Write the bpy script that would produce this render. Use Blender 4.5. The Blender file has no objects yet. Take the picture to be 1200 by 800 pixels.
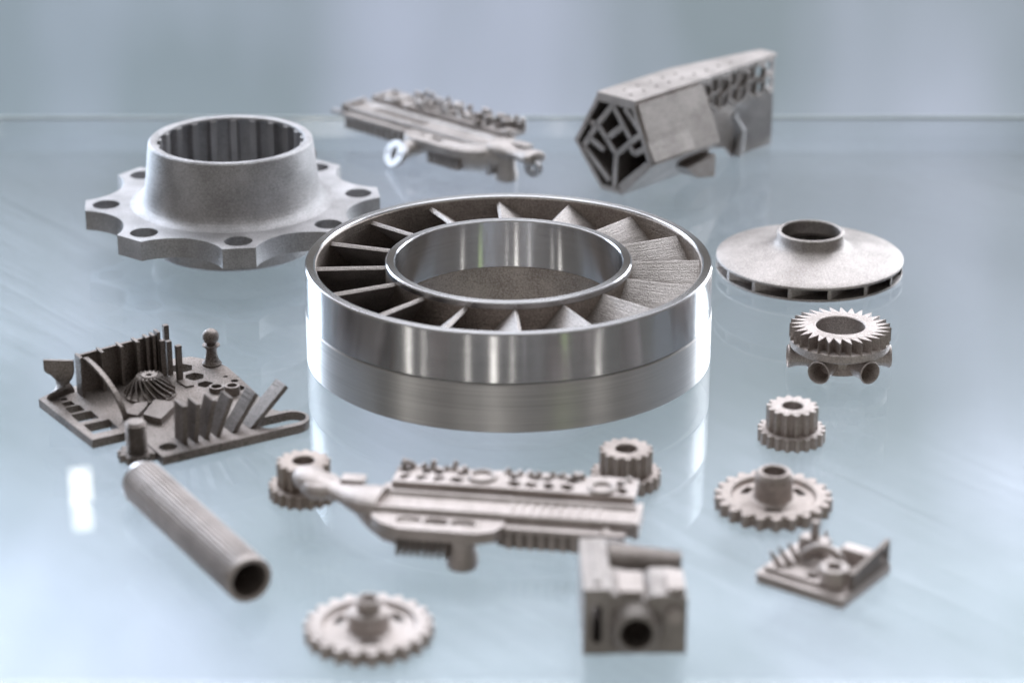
import bpy, bmesh, math, random
from mathutils import Vector, Matrix
from mathutils.geometry import tessellate_polygon

random.seed(7)
R = math.radians
PI = math.pi
S = 0.001                      # all lengths below are written in millimetres
scene = bpy.context.scene
col = scene.collection

# ------------------------------------------------------------------ camera
cam_d = bpy.data.cameras.new('camera')
cam = bpy.data.objects.new('camera', cam_d)
col.objects.link(cam)
scene.camera = cam
cam.location = (1.0 * S, -703.6 * S, 289.3 * S)
cam.rotation_euler = (R(90 - 22.14), 0, 0)
cam_d.sensor_width = 36
cam_d.lens = 36 * 2975 / 1200
cam_d.clip_start = 0.01
cam_d.clip_end = 50
cam_d.dof.use_dof = True
cam_d.dof.focus_distance = 0.762
cam_d.dof.aperture_fstop = 9.0
cam_d.dof.aperture_blades = 0

# ------------------------------------------------------------------ view + world
scene.view_settings.view_transform = 'Standard'
scene.view_settings.look = 'None'
scene.view_settings.exposure = 0.0
scene.view_settings.gamma = 1.0
scene.view_settings.use_curve_mapping = False
scene.render.engine = 'CYCLES'
scene.cycles.use_denoising = True
scene.cycles.max_bounces = 10
scene.cycles.transparent_max_bounces = 24
scene.cycles.sample_clamp_indirect = 6.0
scene.cycles.caustics_reflective = False
scene.cycles.caustics_refractive = False

world = bpy.data.worlds.new('World')
scene.world = world
world.use_nodes = True
bg = world.node_tree.nodes['Background']
bg.inputs['Color'].default_value = (1.0, 0.94, 0.89, 1)
bg.inputs['Strength'].default_value = 0.20


# ------------------------------------------------------------------ lamps (the hall's windows and ceiling light, and added ones)
def area(name, loc, target, sx, sy, radiance, color):
    d = bpy.data.lights.new(name, 'AREA')
    d.shape = 'RECTANGLE'
    d.size, d.size_y = sx * S, sy * S
    d.color = color
    d.energy = radiance * PI * (sx * S) * (sy * S)
    o = bpy.data.objects.new(name, d)
    col.objects.link(o)
    o.location = Vector(loc) * S
    v = (Vector(target) - Vector(loc)).normalized()
    o.rotation_euler = v.to_track_quat('-Z', 'Y').to_euler()
    return o


area('ceiling_light', (0, 350, 1350), (0, 60, 0), 1300, 1000, 2.3, (0.92, 0.95, 1.0))
area('high_fill_light', (0, 840, 830), (0, 0, 0), 1700, 420, 4.4, (0.90, 0.92, 1.0))  # added fill panel high behind, brightens the tops of the metal parts
area('window_light', (-600, 700, 90), (0, 0, 0), 340, 1040, 8.0, (0.72, 0.84, 1.0))
area('window_light', (600, 700, 90), (0, 0, 0), 340, 1040, 7.0, (0.88, 0.93, 1.0))
# lit strips of the hall behind the camera, seen again in the turned steel
for az, w, rad, c in ((-56, 90, 2.6, (1, .93, .86)), (-47, 40, 2.2, (1, .93, .86)), (-22, 40, 2.6, (1, .93, .86)),
                      (-8, 100, 3.2, (1, .93, .86)), (2, 30, 2.6, (1, .93, .86)), (30, 110, 1.1, (.62, .85, .32)),
                      (50, 70, 2.4, (1, .93, .86))):
    a = R(-90 + az)
    area('hall_light', (1500 * math.cos(a), 1500 * math.sin(a), -330), (0, 0, 0), w * .6, 800, rad * 2.4, c)
# small bright lamp, placed for the white patch it mirrors in the glass
area('mirror_patch_light', (-225, 500, 282), (-114, -92, 0), 9.5, 17, 11, (1, 0.99, 0.97))


# ------------------------------------------------------------------ materials
def new_mat(name):
    m = bpy.data.materials.new(name)
    m.use_nodes = True
    nt = m.node_tree
    nt.nodes.clear()
    return m, nt, nt.nodes, nt.links


def metal(name, dark, light, rough=0.5, grain=0.35, grain_scale=2600, bevel=0.00025, metallic=1.0, blotch=90):
    m, nt, N, L = new_mat(name)
    out = N.new('ShaderNodeOutputMaterial')
    b = N.new('ShaderNodeBsdfPrincipled')
    L.new(b.outputs[0], out.inputs[0])
    tc = N.new('ShaderNodeTexCoord')
    n1 = N.new('ShaderNodeTexNoise')
    n1.inputs['Scale'].default_value = blotch
    n1.inputs['Detail'].default_value = 5
    n2 = N.new('ShaderNodeTexNoise')
    n2.inputs['Scale'].default_value = grain_scale
    n2.inputs['Detail'].default_value = 3
    L.new(tc.outputs['Object'], n1.inputs['Vector'])
    L.new(tc.outputs['Object'], n2.inputs['Vector'])
    mx = N.new('ShaderNodeMath')
    mx.operation = 'MULTIPLY_ADD'
    mx.inputs[1].default_value = 0.6
    L.new(n2.outputs['Fac'], mx.inputs[0])
    m2 = N.new('ShaderNodeMath')
    m2.operation = 'MULTIPLY'
    m2.inputs[1].default_value = 0.4
    L.new(n1.outputs['Fac'], m2.inputs[0])
    L.new(m2.outputs[0], mx.inputs[2])
    cr = N.new('ShaderNodeValToRGB')
    cr.color_ramp.elements[0].position = 0.38
    cr.color_ramp.elements[1].position = 0.62
    cr.color_ramp.elements[0].color = (*dark, 1)
    cr.color_ramp.elements[1].color = (*light, 1)
    L.new(mx.outputs[0], cr.inputs[0])
    L.new(cr.outputs[0], b.inputs['Base Color'])
    b.inputs['Metallic'].default_value = metallic
    rr = N.new('ShaderNodeMapRange')
    rr.inputs['To Min'].default_value = rough - 0.08
    rr.inputs['To Max'].default_value = rough + 0.10
    L.new(n1.outputs['Fac'], rr.inputs[0])
    L.new(rr.outputs[0], b.inputs['Roughness'])
    bv = N.new('ShaderNodeBevel')
    bv.samples = 4
    bv.inputs['Radius'].default_value = bevel
    bp = N.new('ShaderNodeBump')
    bp.inputs['Strength'].default_value = grain
    bp.inputs['Distance'].default_value = 0.00035
    lm = N.new('ShaderNodeMapping')
    lm.inputs['Scale'].default_value = (40, 40, 2300)
    n3 = N.new('ShaderNodeTexNoise')
    n3.inputs['Scale'].default_value = 1.0
    n3.inputs['Detail'].default_value = 2
    L.new(tc.outputs['Object'], lm.inputs[0])
    L.new(lm.outputs[0], n3.inputs['Vector'])
    hs = N.new('ShaderNodeMath')
    hs.operation = 'MULTIPLY_ADD'
    hs.inputs[1].default_value = 0.8
    L.new(n3.outputs['Fac'], hs.inputs[0])
    L.new(n2.outputs['Fac'], hs.inputs[2])
    L.new(hs.outputs[0], bp.inputs['Height'])
    L.new(bv.outputs[0], bp.inputs['Normal'])
    L.new(bp.outputs[0], b.inputs['Normal'])
    return m


PRINT = metal('sintered_steel', (0.29, 0.265, 0.25), (0.60, 0.56, 0.54), 0.52, 0.5)
PRINT_PINK = metal('sintered_bronze_steel', (0.42, 0.375, 0.35), (0.74, 0.68, 0.655), 0.54, 0.5)
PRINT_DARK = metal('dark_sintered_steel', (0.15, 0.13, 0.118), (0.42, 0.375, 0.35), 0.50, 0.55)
PINK_DULL = metal('dull_bronze_steel', (0.36, 0.315, 0.29), (0.68, 0.61, 0.575), 0.56, 0.55, blotch=140)
PINK_BROWN = metal('brown_bronze_steel', (0.33, 0.28, 0.25), (0.64, 0.565, 0.52), 0.5, 0.5, blotch=60)
PRINT_GREY = metal('blasted_steel', (0.32, 0.312, 0.316), (0.62, 0.61, 0.62), 0.54, 0.55)
PRINT_WARM = metal('rough_printed_steel', (0.32, 0.275, 0.245), (0.60, 0.535, 0.49), 0.48, 0.6, 2000)


def turned(name, base, rough, aniso, line_scale, line_strength, low=0.82):
    m, nt, N, L = new_mat(name)
    out = N.new('ShaderNodeOutputMaterial')
    b = N.new('ShaderNodeBsdfPrincipled')
    L.new(b.outputs[0], out.inputs[0])
    tc = N.new('ShaderNodeTexCoord')
    mp = N.new('ShaderNodeMapping')
    mp.inputs['Scale'].default_value = (25, 25, line_scale)
    n = N.new('ShaderNodeTexNoise')
    n.inputs['Scale'].default_value = 1
    n.inputs['Detail'].default_value = 4
    L.new(tc.outputs['Object'], mp.inputs[0])
    L.new(mp.outputs[0], n.inputs['Vector'])
    cr = N.new('ShaderNodeValToRGB')
    cr.color_ramp.elements[0].position = 0.3
    cr.color_ramp.elements[1].position = 0.7
    cr.color_ramp.elements[0].color = (*[c * low for c in base], 1)
    cr.color_ramp.elements[1].color = (*base, 1)
    L.new(n.outputs['Fac'], cr.inputs[0])
    L.new(cr.outputs[0], b.inputs['Base Color'])
    b.inputs['Metallic'].default_value = 1
    b.inputs['Roughness'].default_value = rough
    b.inputs['Anisotropic'].default_value = aniso
    b.inputs['Anisotropic Rotation'].default_value = 0.25
    tg = N.new('ShaderNodeTangent')
    tg.direction_type = 'RADIAL'
    tg.axis = 'Z'
    L.new(tg.outputs[0], b.inputs['Tangent'])
    bv = N.new('ShaderNodeBevel')
    bv.samples = 4
    bv.inputs['Radius'].default_value = 0.0003
    bp = N.new('ShaderNodeBump')
    bp.inputs['Strength'].default_value = line_strength
    bp.inputs['Distance'].default_value = 0.00005
    L.new(n.outputs['Fac'], bp.inputs['Height'])
    L.new(bv.outputs[0], bp.inputs['Normal'])
    L.new(bp.outputs[0], b.inputs['Normal'])
    return m


TURNED = turned('turned_steel', (0.68, 0.68, 0.695), 0.20, 0.98, 9000, 0.10)
LAYERED = turned('layered_print_steel', (0.80, 0.785, 0.775), 0.36, 0.85, 6500, 0.55, 0.66)


def glass_mat():
    m, nt, N, L = new_mat('smeared_glass')
    out = N.new('ShaderNodeOutputMaterial')
    geo = N.new('ShaderNodeNewGeometry')
    dot = N.new('ShaderNodeVectorMath')
    dot.operation = 'DOT_PRODUCT'
    L.new(geo.outputs['Incoming'], dot.inputs[0])
    L.new(geo.outputs['Normal'], dot.inputs[1])
    ab = N.new('ShaderNodeMath'); ab.operation = 'ABSOLUTE'
    L.new(dot.outputs['Value'], ab.inputs[0])
    inv = N.new('ShaderNodeMath'); inv.operation = 'SUBTRACT'; inv.inputs[0].default_value = 1
    L.new(ab.outputs[0], inv.inputs[1])
    pw = N.new('ShaderNodeMath'); pw.operation = 'POWER'; pw.inputs[1].default_value = 5
    L.new(inv.outputs[0], pw.inputs[0])
    fr = N.new('ShaderNodeMath'); fr.operation = 'MULTIPLY_ADD'
    fr.inputs[1].default_value = 1.25; fr.inputs[2].default_value = 0.05
    L.new(pw.outputs[0], fr.inputs[0])
    tr = N.new('ShaderNodeBsdfTransparent')
    tr.inputs[0].default_value = (0.957, 0.975, 0.977, 1)
    gl = N.new('ShaderNodeBsdfGlossy')
    gl.inputs['Roughness'].default_value = 0.02
    mix = N.new('ShaderNodeMixShader')
    L.new(fr.outputs[0], mix.inputs[0])
    L.new(tr.outputs[0], mix.inputs[1])
    L.new(gl.outputs[0], mix.inputs[2])
    # wiped smears and dust on the surface
    tc = N.new('ShaderNodeTexCoord')
    mp = N.new('ShaderNodeMapping')
    mp.vector_type = 'TEXTURE'
    mp.inputs['Rotation'].default_value = (0, 0, R(-50))
    mp.inputs['Scale'].default_value = (1 / 14, 1 / 330, 1)
    n1 = N.new('ShaderNodeTexNoise')
    n1.inputs['Scale'].default_value = 1
    n1.inputs['Detail'].default_value = 8
    n1.inputs['Roughness'].default_value = 0.65
    n1.inputs['Distortion'].default_value = 0.9
    L.new(tc.outputs['Object'], mp.inputs[0])
    L.new(mp.outputs[0], n1.inputs['Vector'])
    n2 = N.new('ShaderNodeTexNoise')
    n2.inputs['Scale'].default_value = 5.0
    n2.inputs['Detail'].default_value = 5
    n2.inputs['Distortion'].default_value = 0.5
    L.new(tc.outputs['Object'], n2.inputs['Vector'])
    m1 = N.new('ShaderNodeMapRange')
    m1.inputs['From Min'].default_value = 0.40
    m1.inputs['From Max'].default_value = 0.68
    m1.inputs['To Min'].default_value = 0.06
    L.new(n2.outputs['Fac'], m1.inputs[0])
    m0 = N.new('ShaderNodeMapRange')
    m0.inputs['From Min'].default_value = 0.38
    m0.inputs['From Max'].default_value = 0.66
    m0.inputs['To Min'].default_value = 0.5
    L.new(n1.outputs['Fac'], m0.inputs[0])
    mu = N.new('ShaderNodeMath'); mu.operation = 'MULTIPLY'
    L.new(m1.outputs[0], mu.inputs[0])
    L.new(m0.outputs[0], mu.inputs[1])
    mr = N.new('ShaderNodeMath'); mr.operation = 'MULTIPLY_ADD'
    mr.inputs[1].default_value = 0.16
    mr.inputs[2].default_value = 0.006
    L.new(mu.outputs[0], mr.inputs[0])
    sm = N.new('ShaderNodeBsdfGlossy')
    sm.inputs['Roughness'].default_value = 0.42
    sm.inputs['Color'].default_value = (0.85, 0.92, 1.0, 1)
    mix2 = N.new('ShaderNodeMixShader')
    L.new(mr.outputs[0], mix2.inputs[0])
    L.new(mix.outputs[0], mix2.inputs[1])
    L.new(sm.outputs[0], mix2.inputs[2])
    L.new(mix2.outputs[0], out.inputs[0])
    return m


GLASS = glass_mat()


def backdrop_mat():
    m, nt, N, L = new_mat('pale_painted_board')
    out = N.new('ShaderNodeOutputMaterial')
    b = N.new('ShaderNodeBsdfPrincipled')
    L.new(b.outputs[0], out.inputs[0])
    tc = N.new('ShaderNodeTexCoord')
    mp = N.new('ShaderNodeMapping')
    mp.inputs['Scale'].default_value = (3.2, 1.6, 1.2)
    n = N.new('ShaderNodeTexNoise')
    n.inputs['Scale'].default_value = 1.3
    n.inputs['Detail'].default_value = 3
    L.new(tc.outputs['Object'], mp.inputs[0])
    L.new(mp.outputs[0], n.inputs['Vector'])
    cr = N.new('ShaderNodeValToRGB')
    cr.color_ramp.elements[0].position = 0.40
    cr.color_ramp.elements[1].position = 0.62
    cr.color_ramp.elements[0].color = (0.335, 0.38, 0.393, 1)
    cr.color_ramp.elements[1].color = (0.57, 0.595, 0.675, 1)
    L.new(n.outputs['Fac'], cr.inputs[0])
    L.new(cr.outputs[0], b.inputs['Base Color'])
    b.inputs['Roughness'].default_value = 0.8
    return m


BACK = backdrop_mat()


# ------------------------------------------------------------------ mesh helpers
class MB:
    def __init__(self):
        self.v = []
        self.f = []

    def add(self, vs, fs, M=None):
        o = len(self.v)
        for p in vs:
            p = Vector(p)
            self.v.append(M @ p if M else p)
        for f in fs:
            self.f.append([i + o for i in f])
        return self

    def prism(self, outer, z0, z1, holes=(), M=None):
        loops = [list(outer)] + [list(h) for h in holes]
        tris = tessellate_polygon([[Vector((x, y, 0)) for x, y in lp] for lp in loops])
        flat = [p for lp in loops for p in lp]
        n = len(flat)
        vs = [(x, y, z0) for x, y in flat] + [(x, y, z1) for x, y in flat]
        fs = [tuple(t) for t in tris] + [tuple(i + n for i in t) for t in tris]
        o = 0
        for lp in loops:
            k = len(lp)
            for i in range(k):
                a, b = o + i, o + (i + 1) % k
                fs.append((a, b, b + n, a + n))
            o += k
        return self.add(vs, fs, M)

    def lathe(self, prof, n=64, M=None):
        vs, fs = [], []
        k = len(prof)
        for i in range(n):
            a = 2 * PI * i / n
            for r, z in prof:
                vs.append((r * math.cos(a), r * math.sin(a), z))
        for i in range(n):
            j = (i + 1) % n
            for q in range(k):
                w = (q + 1) % k
                fs.append((i * k + q, j * k + q, j * k + w, i * k + w))
        return self.add(vs, fs, M)

    def box(self, c, s, M=None):
        x, y, z = c
        a, b, d = s[0] / 2, s[1] / 2, s[2] / 2
        return self.prism([(x - a, y - b), (x + a, y - b), (x + a, y + b), (x - a, y + b)], z - d, z + d, M=M)

    def tube(self, pts, rad, n=12, M=None, closed=False):
        pts = [Vector(p) for p in pts]
        k = len(pts)
        if not isinstance(rad, (list, tuple)):
            rad = [rad] * k
        vs, fs = [], []
        ref = None
        for i, p in enumerate(pts):
            if closed:
                t = (pts[(i + 1) % k] - pts[i - 1]).normalized()
            else:
                t = (pts[min(i + 1, k - 1)] - pts[max(i - 1, 0)]).normalized()
            if ref is None:
                ref = Vector((0, 0, 1)) if abs(t.z) < 0.9 else Vector((1, 0, 0))
            u = (ref - t * ref.dot(t)).normalized()
            w = t.cross(u)
            ref = u
            for q in range(n):
                a = 2 * PI * q / n
                vs.append(p + (u * math.cos(a) + w * math.sin(a)) * rad[i])
        for i in range(k if closed else k - 1):
            j = (i + 1) % k
            for q in range(n):
                w = (q + 1) % n
                fs.append((i * n + q, i * n + w, j * n + w, j * n + q))
        if not closed:
            fs.append(tuple(range(n)))
            fs.append(tuple((k - 1) * n + q for q in range(n)))
        return self.add(vs, fs, M)

    def mesh(self, name, smooth=32):
        me = bpy.data.meshes.new(name)
        me.from_pydata([tuple(p * S) for p in self.v], [], self.f)
        bm = bmesh.new()
        bm.from_mesh(me)
        bmesh.ops.recalc_face_normals(bm, faces=bm.faces)
        bm.to_mesh(me)
        bm.free()
        me.polygons.foreach_set('use_smooth', [True] * len(me.polygons))
        me.set_sharp_from_angle(angle=R(smooth))
        me.update()
        return me

    def build(self, name, mat, parent=None, smooth=32):
        me = self.mesh(name, smooth)
        me.materials.append(mat)
        return link(name, me, parent)


def link(name, me, parent=None, loc=None, rotz=0.0):
    o = bpy.data.objects.new(name, me)
    col.objects.link(o)
    o.parent = parent
    if loc:
        o.location = Vector(loc) * S
    o.rotation_euler = (0, 0, rotz)
    return o


def tag(o, label, cat, group=None):
    o['label'] = label
    o['category'] = cat
    if group:
        o['group'] = group
    return o


def thing(name, label, cat, loc, rotz=0.0, group=None):
    o = bpy.data.objects.new(name, None)
    o.empty_display_size = 0.01
    col.objects.link(o)
    o.location = Vector(loc) * S
    o.rotation_euler = (0, 0, rotz)
    return tag(o, label, cat, group)


def circ(cx, cy, r, n=24, ry=None, a0=0.0):
    ry = r if ry is None else ry
    return [(cx + r * math.cos(a0 + 2 * PI * i / n), cy + ry * math.sin(a0 + 2 * PI * i / n)) for i in range(n)]


def rect(x0, y0, x1, y1):
    return [(x0, y0), (x1, y0), (x1, y1), (x0, y1)]


def slot(cx, cy, lx, r, n=8):
    """rounded slot of half-length lx along x and end radius r"""
    p = [(cx + lx + r * math.cos(a), cy + r * math.sin(a)) for a in [R(-90 + 180 * i / n) for i in range(n + 1)]]
    p += [(cx - lx + r * math.cos(a), cy + r * math.sin(a)) for a in [R(90 + 180 * i / n) for i in range(n + 1)]]
    return p


def frame(o, x, y, z):
    """matrix with the given axes as columns and origin o"""
    M = Matrix.Identity(4)
    for i, a in enumerate((x, y, z, o)):
        for j in range(3):
            M[j][i] = a[j]
    return M


def copies(name, me, parent, n, a0=0.0):
    return [link(name, me, parent, rotz=a0 + 2 * PI * i / n) for i in range(n)]


# ------------------------------------------------------------------ setting
b = MB()
prof = []
ZF, YB, RC = -430.0, 900.0, 260.0
prof.append((-60, ZF))
prof.append((YB - RC, ZF))
for i in range(1, 13):
    a = R(-90 + 90 * i / 12)
    prof.append((YB - RC + RC * math.cos(a), ZF + RC + RC * math.sin(a)))
prof.append((YB, 230))
vs = [(x, y, z) for x in (-1500, 1500) for y, z in prof]
k = len(prof)
b.add(vs, [(i, i + 1, k + i + 1, k + i) for i in range(k - 1)])
backdrop = b.build('backdrop', BACK, smooth=40)
backdrop['kind'] = 'structure'

b = MB()
b.prism(rect(-520, -520, 520, 237.5), -8, 0)
table = b.build('glass_table', GLASS)
tag(table, 'pale blue glass tabletop with wipe smears under all the metal parts', 'table')


EDGE = metal('polished_glass_edge', (0.62, 0.70, 0.69), (0.72, 0.80, 0.79), 0.3, 0.05, metallic=0.0)
MB().box((0, 238.0, -0.7), (1040, 0.9, 1.3)).build('polished_edge', EDGE, table)


# ------------------------------------------------------------------ large vaned ring
def vaned_ring():
    t = thing('vaned_ring', 'large shiny steel ring with slanted vanes between its two rims', 'ring', (0, 0, 0))
    H = 29.5
    MB().lathe([(57.0, 0.3), (57.3, 0), (60.0, 0), (60.3, 0.3), (60.3, 14.2), (60.1, 14.5), (59.5, 14.6), (59.4, 29.0),
                (57.0, 29.0)], 160).build('outer_wall', LAYERED, t)
    MB().lathe([(59.4, 14.75), (59.9, 14.75), (60.05, 14.95), (60.05, H - .5), (59.6, H), (57.5, H), (57.1, H - .3), (57.1, 29.0),
                (59.4, 29.0)], 160).build('machined_outer_band', TURNED, t)
    MB().lathe([(57.05, 28.9), (56.8, 28.6), (56.8, 0.5), (57.05, 0.5)], 160).build('inside_lining', PRINT_WARM, t)
    MB().lathe([(33.4, 0.3), (33.4, 14.0), (33.7, 14.3), (33.9, 29.0), (36.4, 29.0), (36.4, 0), (33.7, 0)], 128).build('inner_wall', PRINT_WARM, t)
    MB().lathe([(33.85, 14.4), (33.55, 14.4), (33.55, H - .4), (33.9, H), (36.0, H), (36.45, H - .4), (36.45, 27.6), (36.38, 27.6),
                (36.38, 29.05), (33.85, 29.05)], 128).build('machined_bore_band', TURNED, t)
    MB().lathe([(36.3, 0.4), (56.9, 0.4), (56.9, 1.8), (36.3, 1.8)], 96).build('light_block_web', PRINT_GREY, t)  # added unseen annulus, blocks light from below to darken the vane gaps
    m = MB()
    ns, nr = 10, 4
    vs, fs = [], []
    for side in (-1, 1):
        for i in range(ns + 1):
            s = i / ns
            phi = R(-27) * (1.3 * s - 0.3 * s * s)
            z = 27.4 - 24.5 * s
            th = 0.7 + 1.1 * math.sin(PI * min(1, s * .9 + .08))
            for q in range(nr + 1):
                r = 36.0 + (57.2 - 36.0) * q / nr
                a = phi + side * th * 0.5 / r
                vs.append((r * math.cos(a), r * math.sin(a), z - side * th * 0.42))
    w = nr + 1
    off = (ns + 1) * w
    for sd in (0, 1):
        for i in range(ns):
            for q in range(nr):
                p = sd * off + i * w + q
                fs.append((p, p + 1, p + 1 + w, p + w))
    for i in range(ns):
        for q in (0, nr):
            p = i * w + q
            fs.append((p, p + w, p + w + off, p + off))
    for i in (0, ns):
        for q in range(nr):
            p = i * w + q
            fs.append((p, p + 1, p + 1 + off, p + off))
    me = m.add(vs, fs).mesh('vane', 40)
    me.materials.append(PRINT)
    copies('vane', me, t, 16, R(3.5))


vaned_ring()


# ------------------------------------------------------------------ lobed hub flange
def hub_flange():
    t = thing('hub_flange', 'pale grey hub with splined bore on an eight-lobed drilled flange', 'hub', (-91.5, 94.0, 0), R(8))
    out = []
    n = 8
    for i in range(n):
        c = 2 * PI * i / n - PI / 2
        half = math.atan2(5.3, 48.4)
        rr = math.hypot(48.4, 5.3)
        out.append((rr * math.cos(c - half), rr * math.sin(c - half)))
        out.append((rr * math.cos(c + half), rr * math.sin(c + half)))
        # concave scallop to the next lobe
        p0 = Vector((rr * math.cos(c + half), rr * math.sin(c + half)))
        c2 = c + 2 * PI / n
        p1 = Vector((rr * math.cos(c2 - half), rr * math.sin(c2 - half)))
        mid = (p0 + p1) / 2
        dirv = mid.normalized()
        for q in range(1, 14):
            u = q / 14
            depth = 6.6 * math.sin(PI * u) ** 0.75
            p = p0.lerp(p1, u) - dirv * depth
            out.append((p.x, p.y))
    holes = [circ(41.6 * math.cos(2 * PI * i / n - PI / 2), 41.6 * math.sin(2 * PI * i / n - PI / 2), 4.5, 28) for i in range(n)]
    MB().prism(out, 9.2, 15.8, holes + [circ(0, 0, 25.2, 64)]).build('lobed_plate', PRINT_GREY, t)
    MB().lathe([(25.7, 8.9), (25.7, 33.4), (24.9, 34.9), (23.9, 35.9), (24.2, 36.5), (25.0, 36.7), (26.4, 36.7), (26.9, 36.2), (27.4, 33), (27.9, 28), (28.4, 23.5), (29.0, 20.0), (30.0, 17.8),
                (31.4, 16.5), (33.4, 15.9), (34.2, 15.7), (30, 9.3)], 128).build('collar', PRINT_GREY, t)
    MB().lathe([(22.0, 0.4), (22.4, 0), (26.6, 0), (27.1, 0.5), (27.1, 7.2), (28.2, 8.8), (28.2, 9.6), (22, 9.6)], 96).build('lower_rim', PRINT_GREY, t)
    g = MB().prism([(25.9, -1.9), (25.9, 1.9), (23.1, 1.15), (23.1, -1.15)], 2, 35.7)
    me = g.mesh('spline')
    me.materials.append(PRINT_GREY)
    copies('spline', me, t, 22, R(4))
    a = R(14)
    ax = Vector((math.cos(a), math.sin(a), 0.05)).normalized()
    p = ax * 27.2 + Vector((0, 0, 27))
    MB().tube([p, p + ax * 1.5], 2.2, 20).build('grub_screw', PRINT_DARK, t)


hub_flange()


# ------------------------------------------------------------------ closed impeller
def impeller():
    t = thing('impeller', 'closed grey pump impeller disc with outlet slots and a raised round eye', 'impeller', (97.5, 69.5, 0))
    MB().lathe([(3, 0.3), (29.6, 0), (30.1, 0.3), (30.1, 1.0), (14, 1.3), (3, 2.4)], 128).build('back_disc', PRINT, t)
    MB().lathe([(30.0, 4.0), (30.2, 4.2), (30.2, 4.8), (29.7, 5.2), (24, 6.1), (18, 7.3), (14, 8.2), (12, 9.0), (11.1, 9.9), (10.8, 10.8),
                (10.8, 13.2), (10.4, 13.5), (9.8, 13.5), (9.5, 13.1), (9.5, 9.2), (11, 7.6), (14, 6.6), (20, 5.0)], 128).build('shroud', PRINT, t)
    m = MB()
    vs, fs = [], []
    ns = 10
    for i in range(ns + 1):
        s = i / ns
        r = 29.9 - 18.5 * s
        a = R(58) * (s ** 1.15)
        zt = 4.2 + 2.4 * s
        for sd in (-1, 1):
            aa = a + sd * 0.62 / r
            vs += [(r * math.cos(aa), r * math.sin(aa), 1.0), (r * math.cos(aa), r * math.sin(aa), zt)]
    for i in range(ns):
        p, q = i * 4, i * 4 + 4
        fs += [(p, p + 1, q + 1, q), (p + 2, p + 3, q + 3, q + 2), (p + 1, p + 3, q + 3, q + 1), (p, p + 2, q + 2, q)]
    fs += [(0, 1, 3, 2), (ns * 4, ns * 4 + 1, ns * 4 + 3, ns * 4 + 2)]
    me = m.add(vs, fs).mesh('vane')
    me.materials.append(PRINT)
    copies('vane', me, t, 15, R(-84))


impeller()


# ------------------------------------------------------------------ saw-toothed crown with radial tubes
def crown_gear():
    t = thing('toothed_nozzle_ring', 'saw-toothed ring standing on six flared radial tubes below the impeller disc', 'gear ring', (97.3, -12.5, 0))
    MB().lathe([(7.3, 1.0), (9.6, 1.0), (8.6, 3.0), (8.8, 5.0), (10.7, 6.6), (10.7, 12.9), (10.5, 13.3), (7.5, 13.3), (7.2, 13.0), (7.2, 1.2)], 96).build('hub', PRINT_PINK, t)
    MB().lathe([(9.0, 6.5), (11.5, 6.4), (14.0, 6.7), (14.6, 7.1), (14.6, 9.2), (14.3, 9.4), (10.5, 9.4)], 96).build('band', PRINT_PINK, t)
    m = MB()
    zt = 13.25
    m.prism([(10.3, -1.3), (14.8, 1.0), (10.3, 1.1)], 9.0, zt)
    me = m.mesh('tooth')
    me.materials.append(PRINT_PINK)
    copies('tooth', me, t, 28, R(2))
    m = MB()
    M = frame((0, 0, 3.5), (0, 1, 0), (0, 0, 1), (1, 0, 0))
    m.lathe([(2.2, 7.2), (3.4, 7.2), (3.0, 9.0), (2.85, 11.2), (3.0, 13.2), (3.5, 14.8), (3.3, 15.2), (2.85, 14.6), (2.3, 12.0), (2.2, 9)], 36, M=M)
    me = m.mesh('tube')
    me.materials.append(PRINT_PINK)
    copies('tube', me, t, 6, R(-60))


crown_gear()


# ------------------------------------------------------------------ small double pinions
def make_pinion(loc, rot, label, mat):
    t = thing('double_pinion', label, 'pinion', loc, rot, 'small stepped double pinions')
    MB().lathe([(2.9, 0.2), (3.1, 0), (8.1, 0), (8.3, 0.2), (8.3, 3.5), (8.1, 3.7), (6.0, 3.7), (6.0, 10.0), (5.8, 10.2), (3.1, 10.2), (2.85, 9.9)], 64).build('body', mat, t)
    key = mat.name
    if key not in pin_mesh:
        m = MB().prism([(7.9, -1.05), (8.7, -0.85), (9.35, -0.45), (9.35, 0.45), (8.7, 0.85), (7.9, 1.05)], 0.05, 3.6)
        a = m.mesh('lower_tooth'); a.materials.append(mat)
        m = MB().prism([(5.6, -1.1), (6.4, -0.85), (7.1, -0.42), (7.1, 0.42), (6.4, 0.85), (5.6, 1.1)], 3.5, 10.1)
        c = m.mesh('upper_tooth'); c.materials.append(mat)
        pin_mesh[key] = (a, c)
    a, c = pin_mesh[key]
    copies('lower_tooth', a, t, 20, 0.1)
    copies('upper_tooth', c, t, 14, 0.0)
    return t


pin_mesh = {}
make_pinion((78.1, -64.2, 0), 0.3, 'stepped double pinion below the toothed ring on tubes', PRINT_PINK)
make_pinion((-53.6, -100.0, 0), 1.1, 'stepped double pinion touching the hooked end of the front manifold', PINK_BROWN)
make_pinion((31.2, -92.5, 0), 0.7, 'stepped double pinion behind the straight end of the front manifold', PINK_DULL)


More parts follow.
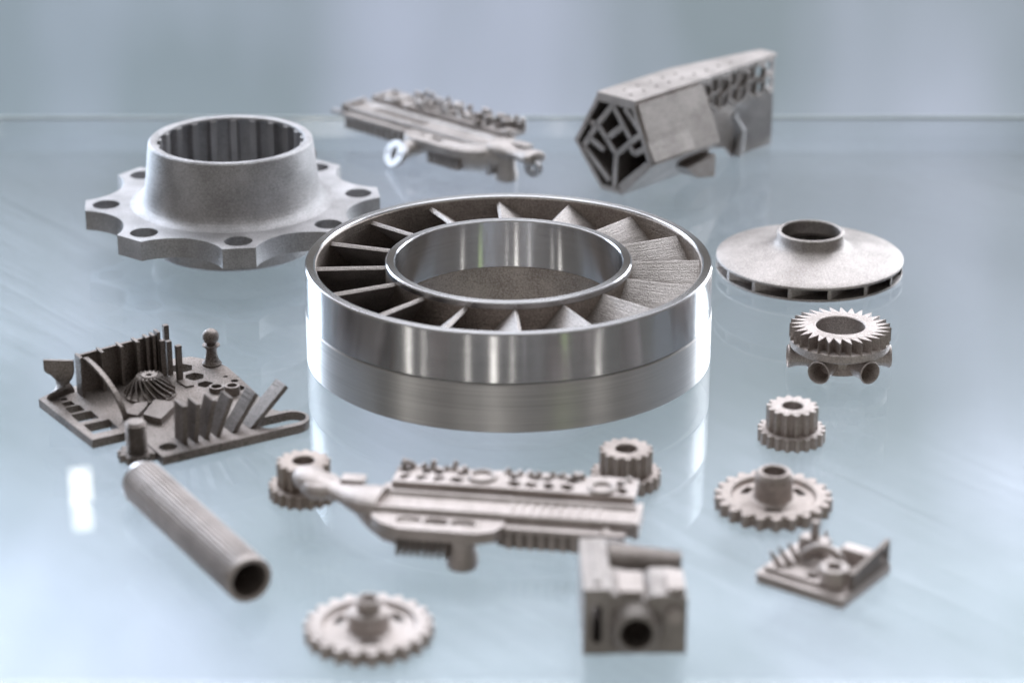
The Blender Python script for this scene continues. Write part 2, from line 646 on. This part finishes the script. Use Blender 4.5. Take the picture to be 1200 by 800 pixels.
# ------------------------------------------------------------------ spur wheels with hub
def make_wheel(loc, rot, label, stepped):
    t = thing('gear_wheel', label, 'gear wheel', loc, rot, 'round gear wheels with raised hub')
    mat = PRINT_PINK if stepped else PINK_DULL
    MB().lathe([(10.6, 0), (13.4, 0), (13.6, 0.2), (13.6, 3.5), (13.3, 3.8), (11.3, 3.8), (10.9, 3.4), (10.6, 2.4)], 80).build('rim', mat, t)
    web = circ(0, 0, 10.8, 64)
    hs = [slot_arc(7.9, R(a), R(16), 1.15) for a in (20, 140, 260)]
    MB().prism(web, 0.6, 2.6, hs + [circ(0, 0, 3.0, 24)]).build('web', mat, t)
    if stepped:
        MB().lathe([(2.0, 0.2), (4.9, 0.2), (5.2, 2.7), (4.9, 3.2), (4.9, 6.6), (4.6, 7.0), (2.95, 7.1), (2.9, 10.0), (2.7, 10.2), (2.1, 10.2), (2.0, 10)], 48).build('hub', mat, t)
    else:
        MB().lathe([(3.1, 0.2), (5.0, 0.2), (6.2, 2.5), (5.2, 3.0), (5.0, 3.4), (5.0, 9.2), (4.6, 9.7), (4.2, 10.3), (3.3, 10.3), (3.1, 10)], 48).build('hub', mat, t)
    wk = 'w' + mat.name
    if wk not in pin_mesh:
        m = MB().prism([(13.0, -1.45), (14.2, -1.25), (15.2, -0.65), (15.4, 0), (15.2, 0.65), (14.2, 1.25), (13.0, 1.45)], 0.1, 3.6)
        a = m.mesh('tooth', 50); a.materials.append(mat)
        pin_mesh[wk] = a
    copies('tooth', pin_mesh[wk], t, 22)


def slot_arc(r, a, half, w, n=8):
    p = [((r + w) * math.cos(a + half * (-1 + 2 * i / n)), (r + w) * math.sin(a + half * (-1 + 2 * i / n))) for i in range(n + 1)]
    p += [((r - w) * math.cos(a + half * (1 - 2 * i / n)), (r - w) * math.sin(a + half * (1 - 2 * i / n))) for i in range(n + 1)]
    return p


make_wheel((69.0, -106.8, 0), 0.1, 'toothed gear wheel with a plain hub behind the small square plate', False)
make_wheel((-32.6, -176.5, 0), 0.25, 'toothed gear wheel with a stepped hub alone at the front edge', True)


# ------------------------------------------------------------------ ribbed tube lying on the glass
def rod():
    A, B = Vector((-96.0, -103.0, 5.75)), Vector((-62.0, -159.6, 5.75))
    ax = (B - A).normalized()
    t = thing('ribbed_sleeve', 'hollow steel tube with fine lengthwise ribs lying on the glass', 'tube', (A.x, A.y, 0), math.atan2(ax.y, ax.x))
    Ln = (B - A).length
    M = frame((0, 0, 5.98), (0, 1.05, 0), (0, 0, 1.05), (1, 0, 0))
    n = 34
    ring = []
    for i in range(n):
        a = 2 * PI * i / n
        for da, r in ((0.0, 5.72), (0.45, 5.72), (0.55, 5.0), (0.95, 5.0)):
            ring.append((r * math.cos(a + da * 2 * PI / n), r * math.sin(a + da * 2 * PI / n)))
    MB().prism(ring, 2.2, Ln - 2.0, [circ(0, 0, 4.3, 48)], M=M).build('ribbed_grip', PRINT_PINK, t)
    MB().lathe([(0.05, 0.2), (4.2, 0), (4.7, 0), (5.5, 1.0), (5.5, 2.4), (0.05, 2.4)], 64, M=M).build('end_collar', TURNED, t)  # solid centre added to close the bore against light from behind
    MB().lathe([(4.25, Ln - 2.2), (5.3, Ln - 2.2), (5.62, Ln - 1.9), (5.66, Ln - .5), (5.4, Ln), (4.6, Ln), (4.25, Ln - .4)], 64, M=M).build('smooth_sleeve', PRINT_PINK, t)


rod()


# ------------------------------------------------------------------ test plate with many trial features
def test_plate():
    t = thing('test_plate', 'dark test plate crowded with fins, a pawn, a small fan and holes', 'test plate', (-94.9, -49.9, 0), R(31))
    mat = PRINT_DARK
    zt = 2.6
    out = [(-29, 26.5), (-26.8, -7.8), (-16.9, -7.8), (-16.9, -14.5), (-14.8, -16.0), (-14.8, -27.9), (26.0, -27.9)]
    out += [(26.0 + 5.6 * math.cos(R(a)), -22.3 + 5.6 * math.sin(R(a))) for a in range(-80, 91, 10)]
    out += [(24.5, -14), (26.2, 4), (27.0, 20), (25.5, 27), (21, 33), (15, 34.5), (0, 33.5), (-16, 30), (-24, 29)]
    holes = []
    for (u, v, s) in ((-23.0, 22.6, 0.9), (-23.1, 19.0, 1.5), (-22.9, 14.4, 2.2), (-22.4, 8.2, 3.0)):
        holes.append(rect(u - s, v - s, u + s, v + s))
    holes.append(rect(-25.0, -4.2, -17.4, 3.0))
    for (u, v, r) in ((15.0, 26.3, 3.6), (15.7, 18.6, 3.0), (16.0, 11.8, 2.4)):
        holes.append(circ(u, v, r, 6, a0=R(5)))
    holes.append(circ(-10.8, -22.6, 2.5, 24))
    holes.append(circ(23.4, 14.0, 0.7, 12))
    holes.append(circ(24.3, 9.8, 1.1, 14))
    holes.append(circ(22.6, 4.6, 2.2, 20))
    holes.append(slot(23.6, -22.2, 3.4, 3.9, 10))
    MB().prism(out, 0.0, zt, holes).build('base_plate', mat, t)

    # tall wall with cross fins
    MB().prism([(-17.8, 24.0), (8.4, 27.2), (8.4, 28.2), (-17.8, 25.0)], zt - .2, 14.2).build('tall_wall', mat, t)
    for i, (u, h) in enumerate(((-17.4, 14.6), (-10.6, 14.6), (-4.4, 14.7), (0.8, 14.8), (4.4, 14.9), (6.6, 15.0), (8.2, 15.6))):
        v = 24.5 + (u + 17.8) * .122
        w = 3.4 if i < 4 else 2.2
        MB().prism(rect(u - .45, v - w, u + .45, v + .8), zt - .2, h).build('wall_fin', mat, t)
    for u, v, h in ((11.6, 28.4, 16.2), (8.6, 24.5, 13.4), (10.4, 24.0, 13.0)):
        MB().prism(rect(u - .75, v - .75, u + .75, v + .75), zt - .2, h).build('square_pillar', mat, t)
    MB().prism(rect(10.4, 18.1, 12.0, 19.6), zt - .2, 13.2).prism([(9.6, 17.4), (13, 17.4), (12.6, 12.0), (10.2, 12.0)], zt - .2, zt + .5).build('free_pillar', mat, t)

    # overhanging arc strip
    pts = []
    for i in range(15):
        a = R(90 * i / 14)
        pts.append((-15.8 + 2.4 * i / 14, 22.6 - 22 * math.sin(a), zt - 0.6 + 11.2 * math.cos(a)))
    m = MB()
    vs, fs = [], []
    for (x, y, z) in pts:
        vs += [(x - .7, y, z), (x + .7, y, z), (x + .7, y - .4, z + .9), (x - .7, y - .4, z + .9)]
    for i in range(14):
        p = i * 4
        for q in range(4):
            w = (q + 1) % 4
            fs.append((p + q, p + w, p + 4 + w, p + 4 + q))
    fs += [(0, 1, 2, 3), (56, 57, 58, 59)]
    m.add(vs, fs).build('arc_strip', mat, t)

    # small fan
    fan_c = (-0.6, 13.0)
    f = MB().lathe([(0.9, zt - .1), (7.4, zt - .1), (7.4, zt + .7), (5.6, zt + 1.0), (3.8, zt + 2.2), (2.7, zt + 4.2), (2.3, zt + 6.2), (0.9, zt + 6.2)], 48,
                   M=Matrix.Translation((*fan_c, 0))).build('fan_hub', mat, t)
    m = MB()
    vs, fs = [], []
    ns = 8
    for i in range(ns + 1):
        s = i / ns
        rb, zb = 2.2 + 5.1 * s ** 1.6, zt + 5.9 - 5.2 * s ** .75
        rt, z2 = 3.7 + 3.6 * s ** 1.3, zt + 6.0 - 4.4 * s ** 1.15
        a = R(50) * s ** 0.8
        for sd in (-.2, .2):
            for rr, zz in ((rb, zb), (rt, z2)):
                aa = a + sd / rr
                vs.append((rr * math.cos(aa), rr * math.sin(aa), zz))
    for i in range(ns):
        p, q = i * 4, i * 4 + 4
        fs += [(p, p + 1, q + 1, q), (p + 2, p + 3, q + 3, q + 2), (p + 1, p + 3, q + 3, q + 1), (p, p + 2, q + 2, q)]
    fs += [(0, 1, 3, 2), (ns * 4, ns * 4 + 1, ns * 4 + 3, ns * 4 + 2)]
    me = m.add(vs, fs).mesh('fan_blade')
    me.materials.append(mat)
    for i in range(17):
        link('fan_blade', me, t, (*fan_c, 0), 2 * PI * i / 17)

    # pawn
    M = Matrix.Translation((24.0, 24.6, 0))
    pr = [(0.05, zt - .2), (2.9, zt - .2), (2.9, zt + .4), (2.2, zt + 1.2), (1.7, zt + 3.0), (1.6, zt + 4.8), (2.0, zt + 5.6), (2.6, zt + 5.9), (2.6, zt + 6.2), (1.4, zt + 6.5)]
    pr += [(2.45 * math.cos(R(a)), zt + 8.7 + 2.45 * math.sin(R(a))) for a in range(-55, 89, 12)] + [(0.05, zt + 11.15)]
    MB().lathe(pr, 36, M=M).build('pawn', mat, t)

    # fan of leaning slabs
    for i, (u, lean, L) in enumerate(((-6.0, 2, 11.5), (-2.9, 7, 11.3), (0.3, 15, 11.6), (3.6, 24, 11.8), (8.4, 36, 12.8), (13.8, 47, 15.5))):
        a = R(lean)
        M = Matrix.Translation((u, 0, zt - .4)) @ Matrix.Rotation(a, 4, 'Y')
        MB().prism(rect(-.65, -23.4, .65, -17.6), 0, L, M=M).build('leaning_slab', mat, t)

    # twisted blade
    m = MB()
    vs, fs = [], []
    for i in range(15):
        s = i / 14
        e = min(1, s / .8)
        a = R(8 + 138 * (e * e * (3 - 2 * e)))
        hw = 4.3
        cx, cy = -22.6, 25.6
        z = zt - .3 + 11.2 * s
        d = Vector((math.cos(a), math.sin(a), 0))
        nn = Vector((-math.sin(a), math.cos(a), 0))
        c = Vector((cx, cy, z))
        for sx, sy in ((-hw, -.5), (hw, -.5), (hw, .5), (-hw, .5)):
            vs.append(c + d * sx + nn * sy)
    for i in range(14):
        p = i * 4
        for q in range(4):
            w = (q + 1) % 4
            fs.append((p + q, p + w, p + 4 + w, p + 4 + q))
    fs += [(0, 1, 2, 3), (56, 57, 58, 59)]
    m.add(vs, fs).build('twisted_blade', mat, t)

    # threaded stud on a knurled foot
    M = Matrix.Translation((-18.6, -19.6, 0))
    pr = [(0.05, 0.4), (2.6, 0.4)]
    for i in range(9):
        z = 2.0 + i * 0.95
        pr += [(2.3, z), (2.95, z + .35), (2.95, z + .5), (2.3, z + .85)]
    pr += [(2.4, 10.8), (0.05, 10.8)]
    MB().lathe(pr, 36, M=M).build('threaded_stud', mat, t)
    ring = []
    for i in range(44):
        a = 2 * PI * i / 44
        r = 5.4 if (i // 2) % 2 else 4.3
        ring.append((r * math.cos(a), r * math.sin(a)))
    MB().prism(ring, 0, 2.1, M=M).build('knurled_foot', mat, t)

    # low blocks
    MB().prism([(-9.6, -3.0), (-6.6, -8.4), (0.0, -2.4), (1.0, 1.0), (-2.6, 5.0)], zt - .2, 4.6).build('low_block', mat, t)
    MB().prism([(-12.5, 1.5), (-10.6, -1.4), (-5.8, 3.4), (-4.2, 6.2), (-8.0, 6.8)], zt - .2, 3.9).build('low_block', mat, t)
    for u, v, h in ((19.8, 1.6, 2.6), (16.8, 5.8, 1.4)):
        MB().lathe([(1.5, zt - .2), (2.2, zt - .2), (2.2, zt + h), (1.5, zt + h)], 28, M=Matrix.Translation((u, v, 0))).build('ring_boss', mat, t)


test_plate()


# ------------------------------------------------------------------ small square test plate
def small_plate():
    t = thing('square_test_plate', 'small square plate with a low wall, spikes and an arch', 'test plate', (77.4, -146.4, 0), R(-36))
    mat = PRINT_PINK
    zt = 2.5
    MB().prism([(-12.3, -11.2), (-11.5, -12), (12.3, -12), (12.3, 12), (-12.3, 12)], 0, zt, [rect(-1.5, -6.5, 1.5, -3.5), circ(-5, -7.5, 1.3, 16)]).build('base_plate', mat, t)
    M = frame((10.6, 0, 0), (0, 1, 0), (0, 0, 1), (1, 0, 0))
    MB().prism([(-6.5, zt - .2), (12, zt - .2), (12, 8.9), (9.2, 8.4), (-6.5, 7.0)], 0, 1.3, [circ(8.9, 5.6, 1.5, 16)], M=M).build('side_wall', PRINT_DARK, t)
    for i in range(6):
        a = R(-50 + 22 * i)
        p = Vector((-8.0 + 1.0 * i, -6.2 + 2.8 * i, zt - .3))
        d = Vector((-math.cos(a) * .75, math.sin(a) * .45, 1)).normalized()
        MB().tube([p, p + d * 4, p + d * 6.0], [0.95, .7, .3], 6).build('spike', mat, t)
    MB().prism(rect(-6.6, 5.0, -4.8, 6.6), zt - .2, 11.4).build('pillar', mat, t)
    MB().prism(rect(-9.5, 4.4, -2.2, 8.0), zt - .2, 6.6).build('step_block', mat, t)
    pts = [(-6.0 + 11.0 * i / 12, 0.5 + 1.6 * i / 12, zt - .4 + 5.4 * math.sin(PI * (.06 + .9 * i / 12)) ** .7) for i in range(13)]
    MB().tube(pts, 1.15, 10).build('arch', mat, t)
    MB().lathe([(1.9, zt - .2), (3.6, zt - .2), (3.6, 6.8), (3.2, 7.2), (2.2, 7.2), (1.9, 6.8)], 32, M=Matrix.Translation((6.2, -5.6, 0))).build('round_boss', mat, t)
    MB().lathe([(0.05, zt - .2), (2.0, zt - .2), (1.6, 4.4), (0.8, 5.4), (0.05, 5.5)], 24, M=Matrix.Translation((1.4, -1.6, 0))).build('dome', mat, t)
    MB().prism(rect(1.5, 6.0, 9.5, 9.5), zt - .2, 6.2).build('raised_block', mat, t)
    MB().prism([(-11, -9.5), (4.5, -9.5), (4.5, -8.3), (-11, -8.3)], zt - .2, 3.5).build('low_rib', mat, t)


small_plate()


# ------------------------------------------------------------------ manifolds
def manifold(label, loc, rot, mirror, sx, back):
    t = thing('ribbed_manifold', label, 'manifold', loc, rot, 'printed pipe manifolds')
    mat = PRINT_PINK if not back else PRINT
    D = Matrix.Diagonal((mirror * sx, 1, 1, 1))
    YZ = D @ frame((0, 0, 0), (0, 1, 0), (0, 0, 1), (1, 0, 0))

    MB().prism([(-5.6, 8.6), (5.6, 8.6), (5.6, 11.6), (5.0, 12.3), (4.2, 12.3), (3.2, 11.3), (-3.2, 11.3), (-4.2, 12.3), (-5.0, 12.3), (-5.6, 11.6)],
               -30, 35, M=YZ).build('spine_bar', mat, t)
    MB().prism(rect(-5.9, 8.3, 5.9, 12.6), 35, 36.4, M=YZ).build('end_cap', mat, t)
    for i in range(10):
        MB().box((4 + i * 2.4, 0, 11.5), (0.8, 6.2, 0.7), M=D).build('cross_rib', mat, t)
    # hooked neck
    fy = -0.1 if back else 0.62
    pts = [(-29, 0, 10.6), (-33, 1.2, 10.8), (-37, 4.0, 11), (-41, 7.6, 11.2), (-45, 10.6, 11.6), (-48.5, 13.2, 12.2), (-51, 16.0, 12.8), (-52.5, 18.5, 13.0), (-53.2, 19.6, 13.0)]
    if back:
        pts = [(-29 + (p[0] + 29) * .8, p[1], p[2]) for p in pts]
    pts = [(x, y * fy, z - 0.055 * max(0, -x - 30)) for x, y, z in pts]
    MB().tube(pts, [5.6, 5.6, 4.2, 3.2, 3.4, 4.2, 4.2, 3.2, 0.8], 24,
              M=D @ Matrix.Translation((0, 0, 10.5)) @ Matrix.Diagonal((1, 1.15, 0.62, 1)) @ Matrix.Translation((0, 0, -10.5))).build('hooked_neck', mat, t)
    if not back:
        MB().lathe([(0.05, 8.6), (4.6, 8.6), (5.2, 9.4), (5.2, 11.4), (4.4, 12.2), (0.05, 12.0)], 32, M=D @ Matrix.Translation((-46.5, 8.0, 0))).build('hook_disc', mat, t)
    MB().box((-38, 7.5 * fy + 3, 12.6), (6, 4.0, 2.0), M=D).build('neck_pad', mat, t)
    # side lobes with three oval ports on each side
    for side in (-1, 1):
        y0, y1 = (-4.4, -14.2) if side < 0 else (4.4, 14.6)
        z0, z1 = (8.0, 11.0) if side < 0 else (9.0, 12.0)
        outl = [(-31, y0), (3, y0), (3.5, y0 + side * 4), (1.5, y0 + side * 8), (-2.5, y1), (-22, y1), (-27, y0 + side * 7.5), (-30, y0 + side * 4)]
        ports = [slot(x, y0 + side * 4.8, 1.5, 1.7) for x in (-20.5, -13.6, -6.8)]
        MB().prism(outl, z0, z1, ports, M=D).build('port_lobe', mat, t)
    # corrugated foot blocks, leg and elbow below the front lobe
    for x0 in (-22.5, -15.6):
        for q in range(4):
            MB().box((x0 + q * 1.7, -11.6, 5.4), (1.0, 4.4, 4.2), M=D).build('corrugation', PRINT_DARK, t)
    if back:
        lx, ly = -34.0, -1.5
    else:
        lx, ly = -6.8, -10.5
    MB().lathe([(0.05, 0), (3.7, 0), (4.0, 0.5), (4.1, 2.5), (3.5, 5), (3.4, 10.2), (0.05, 10.2)], 32, M=D @ Matrix.Translation((lx, ly, 0))).build('leg', mat, t)
    MB().lathe([(0.05, 0), (2.3, 0), (2.3, 9.2), (0.05, 9.2)], 24, M=D @ Matrix.Translation((16, 9, 0))).build('rear_leg', mat, t)
    MB().tube([(-33, 0, 8.6), (-30, -3, 8.0), (-26, -6.0, 7.2), (-20, -7.4, 6.4), (-13, -7.4, 6.2), (-7, -5, 7.0)], [k_ * (1.25 if back else 1) for k_ in (3.2, 3.6, 3.9, 4.0, 3.8, 3)], 18, M=D).build('elbow_pipe', mat, t)
    # ribbed channel below the bar
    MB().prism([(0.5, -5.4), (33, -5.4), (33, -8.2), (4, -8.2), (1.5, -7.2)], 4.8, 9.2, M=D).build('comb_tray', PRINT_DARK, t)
    for i in range(11):
        MB().box((4.6 + i * 2.7, -8.3, 6.9), (0.9, 1.2, 4.4), M=D).build('comb_rib', mat, t)
    MB().prism([(0, -5.3), (33.5, -5.3), (33.5, -8.9), (4, -8.9), (0.5, -7.6)], 9.2, 10.4, M=D).build('comb_lip', mat, t)
    # oval connecting flange at the bar's straight end
    fc = (-2.0, -19.5, 5.6) if back else (31.5, -13.0, 6.0)
    n = (Vector((.62, -1.0, 0.5)) if back else Vector((0.1, -1, 0.22))).normalized()
    u = Vector((1, 0, 0.0)).normalized()
    u = (u - n * u.dot(n)).normalized()
    v = n.cross(u)
    M = D @ frame(fc, u, v, n)
    oval = [((8.4 if back else 7.2) * math.copysign(abs(math.cos(a)) ** 1.1, math.cos(a)), 5.0 * math.copysign(abs(math.sin(a)) ** .95, math.sin(a))) for a in [2 * PI * i / 36 for i in range(36)]]
    MB().prism(oval, 0, 1.6, [circ(0, 0, 2.6, 24), circ(5.5, 0, .95, 12), circ(-5.5, 0, .95, 12)], M=M).build('oval_flange', PRINT_GREY, t)
    MB().tube([(fc[0], fc[1] + .8, fc[2] + .2), (fc[0] - 1, fc[1] + 5, 7.0), (fc[0] - 4, -6, 8.2)], [3.0, 3.0, 3.2], 18, M=D).build('flange_pipe', mat, t)
    # rear bosses and lattice tubes
    MB().prism([(2, 4.4), (34, 4.4), (34, 9), (29, 13), (2, 13)], 9.0, 11.6, [slot(12, 8.6, 2.5, 1.6)], M=D).build('rear_shelf', mat, t)
    for x, y, r in ((-5.6, 12.6, 3.9), (25.4, 10.5, 3.7)):
        MB().lathe([(r - 1.3, 9.5), (r, 9.5), (r, 13.9), (r - .4, 14.4), (r - .9, 14.4), (r - 1.3, 14)], 32, M=D @ Matrix.Translation((x, y, 0))).build('ring_boss', mat, t)
    rnd = random.Random(5)

    def blob(cx, cy, rx, ry):
        ph = rnd.uniform(0, 6)
        return [(cx + rx * (1 + .28 * math.sin(2 * a + ph) + .15 * math.sin(3 * a)) * math.cos(a), cy + ry * (1 + .22 * math.cos(2 * a + ph)) * math.sin(a))
                for a in [2 * PI * q / 14 for q in range(14)]]

    def lattice(x0, x1, y0, y1, z0, z1, step, name):
        edge = []
        n_ = 26
        for i in range(n_ + 1):
            edge.append((x0 + (x1 - x0) * i / n_, y0))
        for i in range(n_ + 1):
            edge.append((x1 - (x1 - x0) * i / n_, y1 + rnd.uniform(-.9, .9)))
        hs = []
        x = x0 + step * .6
        q = 0
        while x < x1 - step * .5:
            w = (y1 - y0)
            if not any(abs(x - bx) < 4.4 for bx in (-5.6, 25.4)):
                hs.append(blob(x, y0 + w * .30, step * .34, w * .16))
                hs.append(blob(x + step * .35 * (1 if q % 2 else -1) * .5, y0 + w * .70, step * .34, w * .16))
            x += step * rnd.uniform(.9, 1.1)
            q += 1
        MB().prism(edge, z0, z1, hs, M=D).build(name, mat, t)

    lattice(-28, 34, 7.0, 17.2, 11.6, 13.6, 4.6, 'lattice_plate')
    if back:
        for i in range(34):
            x, y, r = rnd.uniform(-29, 24), rnd.uniform(7.5, 16.5), rnd.uniform(1.1, 1.9)
            h = rnd.uniform(14.0, 17.6 if x < 0 else 15.6)
            MB().lathe([(0.05, 12.4), (r * .7, 12.4), (r * .6, h - 1.6), (r, h - .9), (r * .8, h - .2), (0.05, h)], 14, M=D @ Matrix.Translation((x, y, 0))).build('lattice_knob', rnd.choice((mat, mat, PRINT_DARK)), t)
        for i in range(16):
            x, y = rnd.uniform(-28, 18), rnd.uniform(8, 15)
            l_, h = rnd.uniform(3, 6), rnd.uniform(14.5, 17)
            MB().tube([(x, y, 13), (x + l_ * .25, y + .4, h), (x + l_ * .75, y + 1.0, h), (x + l_, y + 1.2, 13)], .8, 8, M=D).build('lattice_arch', mat, t)
    for i in range(22):
        x = -27 + i * 2.75
        if abs(x + 5.6) < 4.4 or abs(x - 25.4) < 4.4:
            continue
        z1 = (16.0 if back and x < 20 else 14.2) + rnd.uniform(0, 1.6)
        MB().tube([(x, 15.8 + rnd.uniform(-.8, .6), 12.5), (x + rnd.uniform(-.8, .8), 16.2, (z1 + 12.5) / 2), (x + rnd.uniform(-1.2, 1.2), 16.0 + rnd.uniform(-.9, .9), z1)],
                  [1.2, .9, .75], 8, M=D).build('lattice_strut', mat, t)
    if back:
        Ml = D @ frame((-47, -2.0, 8.0), (1, 0, 0), (0, 0, 1), (0, -1, 0))
        MB().prism(circ(0, 0, 3.2, 24), 0, 2, [circ(0, 0, 1.3, 16)], M=Ml).build('eye_lug', PRINT_GREY, t)
        MB().box((-31.0, -5.0, 5.4), (2.0, 5.0, 6.0), M=D).build('leg_bracket', PRINT_GREY, t)
        MB().box((37.4, -6.4, 9.4), (5.0, 2.4, 1.6), M=D).build('prong', PRINT_GREY, t)


manifold('pinkish pipe manifold with long grooved bar, hooked neck and single leg across the front', (-3, -131, 0), R(-9), 1, 1.0, False)
manifold('grey pipe manifold with pale oval flange, standing farthest back behind the ring', (-28.6, 189.0, 0), R(-43), -1, 1.14, True)


# ------------------------------------------------------------------ valve block
def valve_block():
    t = thing('valve_block', 'brown cubic valve block with a round bored nozzle in its front face', 'valve block', (29.4, -184.8, 0), R(1))
    mat = PRINT_PINK
    # local: front face at y=0, x -12..12, depth to +26
    Mf = frame((0, 0, 0), (1, 0, 0), (0, 0, 1), (0, -1, 0))
    MB().prism([(-5.4, 0), (12, 0), (12, 14.5), (9.0, 15.2), (4.0, 15.2), (2.5, 14.0), (-5.4, 15.4)], -14, 0, [circ(0.2, 7.0, 3.8, 28)], M=Mf).build('body', PRINT, t)
    MB().prism([(-12, 0), (-5.5, 0), (-5.5, 17), (-12, 17)], -26, 0.3, [slot_v(-8.8, 8.0, 3.8, 1.2)], M=Mf).build('side_flange', PRINT, t)
    MB().box((-8.7, 12.5, 17.3), (1.4, 20, 0.6)).build('flange_ridge', PRINT, t)
    MB().lathe([(3.75, -1), (3.75, 3.2), (3.95, 3.6), (4.9, 3.6), (5.4, 2.9), (5.9, 1.2), (6.7, 0.0), (6.7, -1)], 40,
               M=frame((0.2, 0, 7.0), (1, 0, 0), (0, 0, 1), (0, -1, 0))).build('nozzle', PRINT, t)
    # added dark roller standing in for the open angled recess
    MB().tube([(-5.4, 20.0, 13.2), (12.0, 19.0, 12.6)], [5.2, 3.9], 40).build('recess_roller', PRINT_DARK, t)
    MB().prism(rect(-4.4, 14.05, 11.8, 24.5), 0, 8.5).build('rear_step', PRINT, t)
    MB().prism(rect(-3.8, 0.8, 2.0, 11.0), 14.6, 15.9).build('top_pad', mat, t)
    MB().prism(rect(7.5, 1.0, 11.6, 10.0), 14.8, 16.4).build('top_pad', mat, t)
    MB().tube([(9.2, 0.3, 10.4), (9.2, -1.6, 10.4)], 1.9, 20).build('side_plug', mat, t)


def slot_v(cx, cy, ly, r, n=8):
    return [(cx + (py - 0), cy + (px - 0)) for px, py in slot(0, 0, ly, r, n)]


valve_block()


# ------------------------------------------------------------------ hexagonal lattice duct
def hex_duct():
    t = thing('hexagonal_duct', 'grey hexagonal duct block with open lattice face and pierced fin at back', 'duct block', (43.3, 140.7, 0), R(47))
    # local x = length, y = lateral (left), z = up; section given as (y, z)
    mat = PRINT
    M = frame((0, 0, 0), (0, 1, 0), (0, 0, 1), (1, 0, 0))
    hexo = [(0, 34), (17.3, 34), (27.6, 15.5), (14.7, 0), (4.7, 0), (-8.6, 13.6)]
    c = Vector((9.2, 17.3))
    hexi = [tuple(c + (Vector(p) - c) * 0.89) for p in hexo]
    MB().prism(hexo, 0, 36, [hexi], M=M).build('shell', mat, t)
    MB().prism([tuple(c + (Vector(p) - c) * 0.93) for p in hexo], 33, 35, M=M).build('shade_plate', PRINT_DARK, t)  # added dark plate closing the duct, deepens the shade in its cells

    def strut(p, q, w=1.0, x0=0.25, x1=22.0):
        p, q = Vector(p), Vector(q)
        d = (q - p).normalized()
        nn = Vector((-d.y, d.x)) * w
        MB().prism([tuple(p + nn), tuple(q + nn), tuple(q - nn), tuple(p - nn)], x0, x1, M=M).build('lattice_wall', mat, t)

    def zp(x, y):                                   # zoomed picture point -> section coordinates
        px, py = 650 + x / 3.81, 40 + y / 3.81
        lat = (740 - px) / 0.735 * 0.302
        return (lat, 34 + ((126.6 - py) - 0.29 * (740 - px)) / 0.95 * 0.302)

    for a, b_ in (((150, 400), (185, 410)), ((185, 410), (250, 330)), ((128, 505), (185, 410)), ((185, 410), (268, 545)), ((250, 330), (325, 475)),
                  ((268, 545), (375, 455)), ((268, 545), (262, 690)), ((320, 500), (345, 545)), ((345, 545), (392, 520)),
                  ((285, 690), (400, 590)), ((300, 345), (372, 450)), ((225, 475), (290, 425)), ((150, 470), (215, 525)),
                  ((130, 510), (240, 660)), ((375, 455), (425, 585))):
        strut(zp(*a), zp(*b_))
    # smooth cheek on the outward right face
    d = (Vector((-8.6, 13.6)) - Vector((0, 34))).normalized()
    nn = Vector((d.y, -d.x))
    if nn.x > 0:
        nn = -nn
    p0, p1 = Vector((0, 34)) + d * 0.6, Vector((-8.6, 13.6)) - d * 0.2
    MB().prism([tuple(p0), tuple(p0 + nn * .9), tuple(p1 + nn * .9), tuple(p1)], 1.0, 36.6, M=M).build('cheek_panel', PRINT, t)
    # long top plate, dotted with small holes
    top = [(0, -0.3), (36, -0.3), (82.5, 1.4), (82.5, 9.0), (40, 17.3), (0, 17.3)]
    hs = [circ(5 + 7 * i, 6.0, .75, 10) for i in range(9)] + [circ(8 + 7 * i, 11.5, .75, 10) for i in range(5)]
    MB().prism(top, 34.02, 35.4, hs).build('top_plate', PRINT, t)
    # pierced fin under the rear of the plate
    F = frame((0, 3.2, 0), (1, 0, 0), (0, 0, 1), (0, -1, 0))
    outer = [(36.6, 33.9), (83.5, 33.9), (83.5, 3), (81, 0), (61, 0), (55, 5), (46, 6.5), (36.6, 7)]
    cells = []
    for i in range(4):
        x = 40.5 + i * 10.6
        cells.append(circ(x + 2.8, 29.8, 2.5, 14, 2.8))
        cells.append(circ(x + 8.0, 30.2, 2.2, 12, 2.4))
        cells.append(circ(x + 7.8, 24.2, 2.4, 14, 2.7))
        cells.append(circ(x + 2.7, 23.4, 2.2, 12, 2.7))
    MB().prism(outer, -1.4, 0, cells, M=F).build('pierced_fin', mat, t)
    for i in range(4):
        x = 40.5 + i * 10.6
        MB().tube([(x + .4, 3.0, 32.6), (x + 5.2, 2.8, 31.0), (x + 5.4, 2.7, 27.0), (x + 5.0, 2.8, 23.5), (x + 9.8, 3.0, 20.2)], .55, 8).build('fin_brace', mat, t)
        MB().tube([(x + .2, 3.0, 20.2), (x + .4, 2.8, 25.6), (x + 5.2, 2.7, 27.2), (x + 10.2, 2.8, 27.8)], .55, 8).build('fin_brace', mat, t)
    MB().prism([(38, 13.0), (78, 9.4), (78, 10.4), (38, 14.4)], 14.0, 33.9).build('fin_shade_sheet', PRINT_DARK, t)  # added dark sheet that stands for the shade behind the fin holes
    MB().prism([(60, 3.2), (83.5, 3.2), (83.5, 5), (60, 5)], 0.0, 20).build('fin_tail', PRINT_GREY, t)
    MB().tube([(62, 2.0, 0.5), (63, 1.4, 10), (58, 1.8, 17)], [1.6, 1.4, 1.0], 12).build('fin_edge_bead', PRINT_GREY, t)
    MB().prism([(20, 8.0), (26, 3.0), (36, 1.0), (36, 9.5)], 0, 7.5, M=frame((0, -0.5, 0), (1, 0, 0), (0, 0, 1), (0, -1, 0))).build('under_foot', PRINT_DARK, t)  # dark steel imitates the shade beneath the duct


hex_duct()
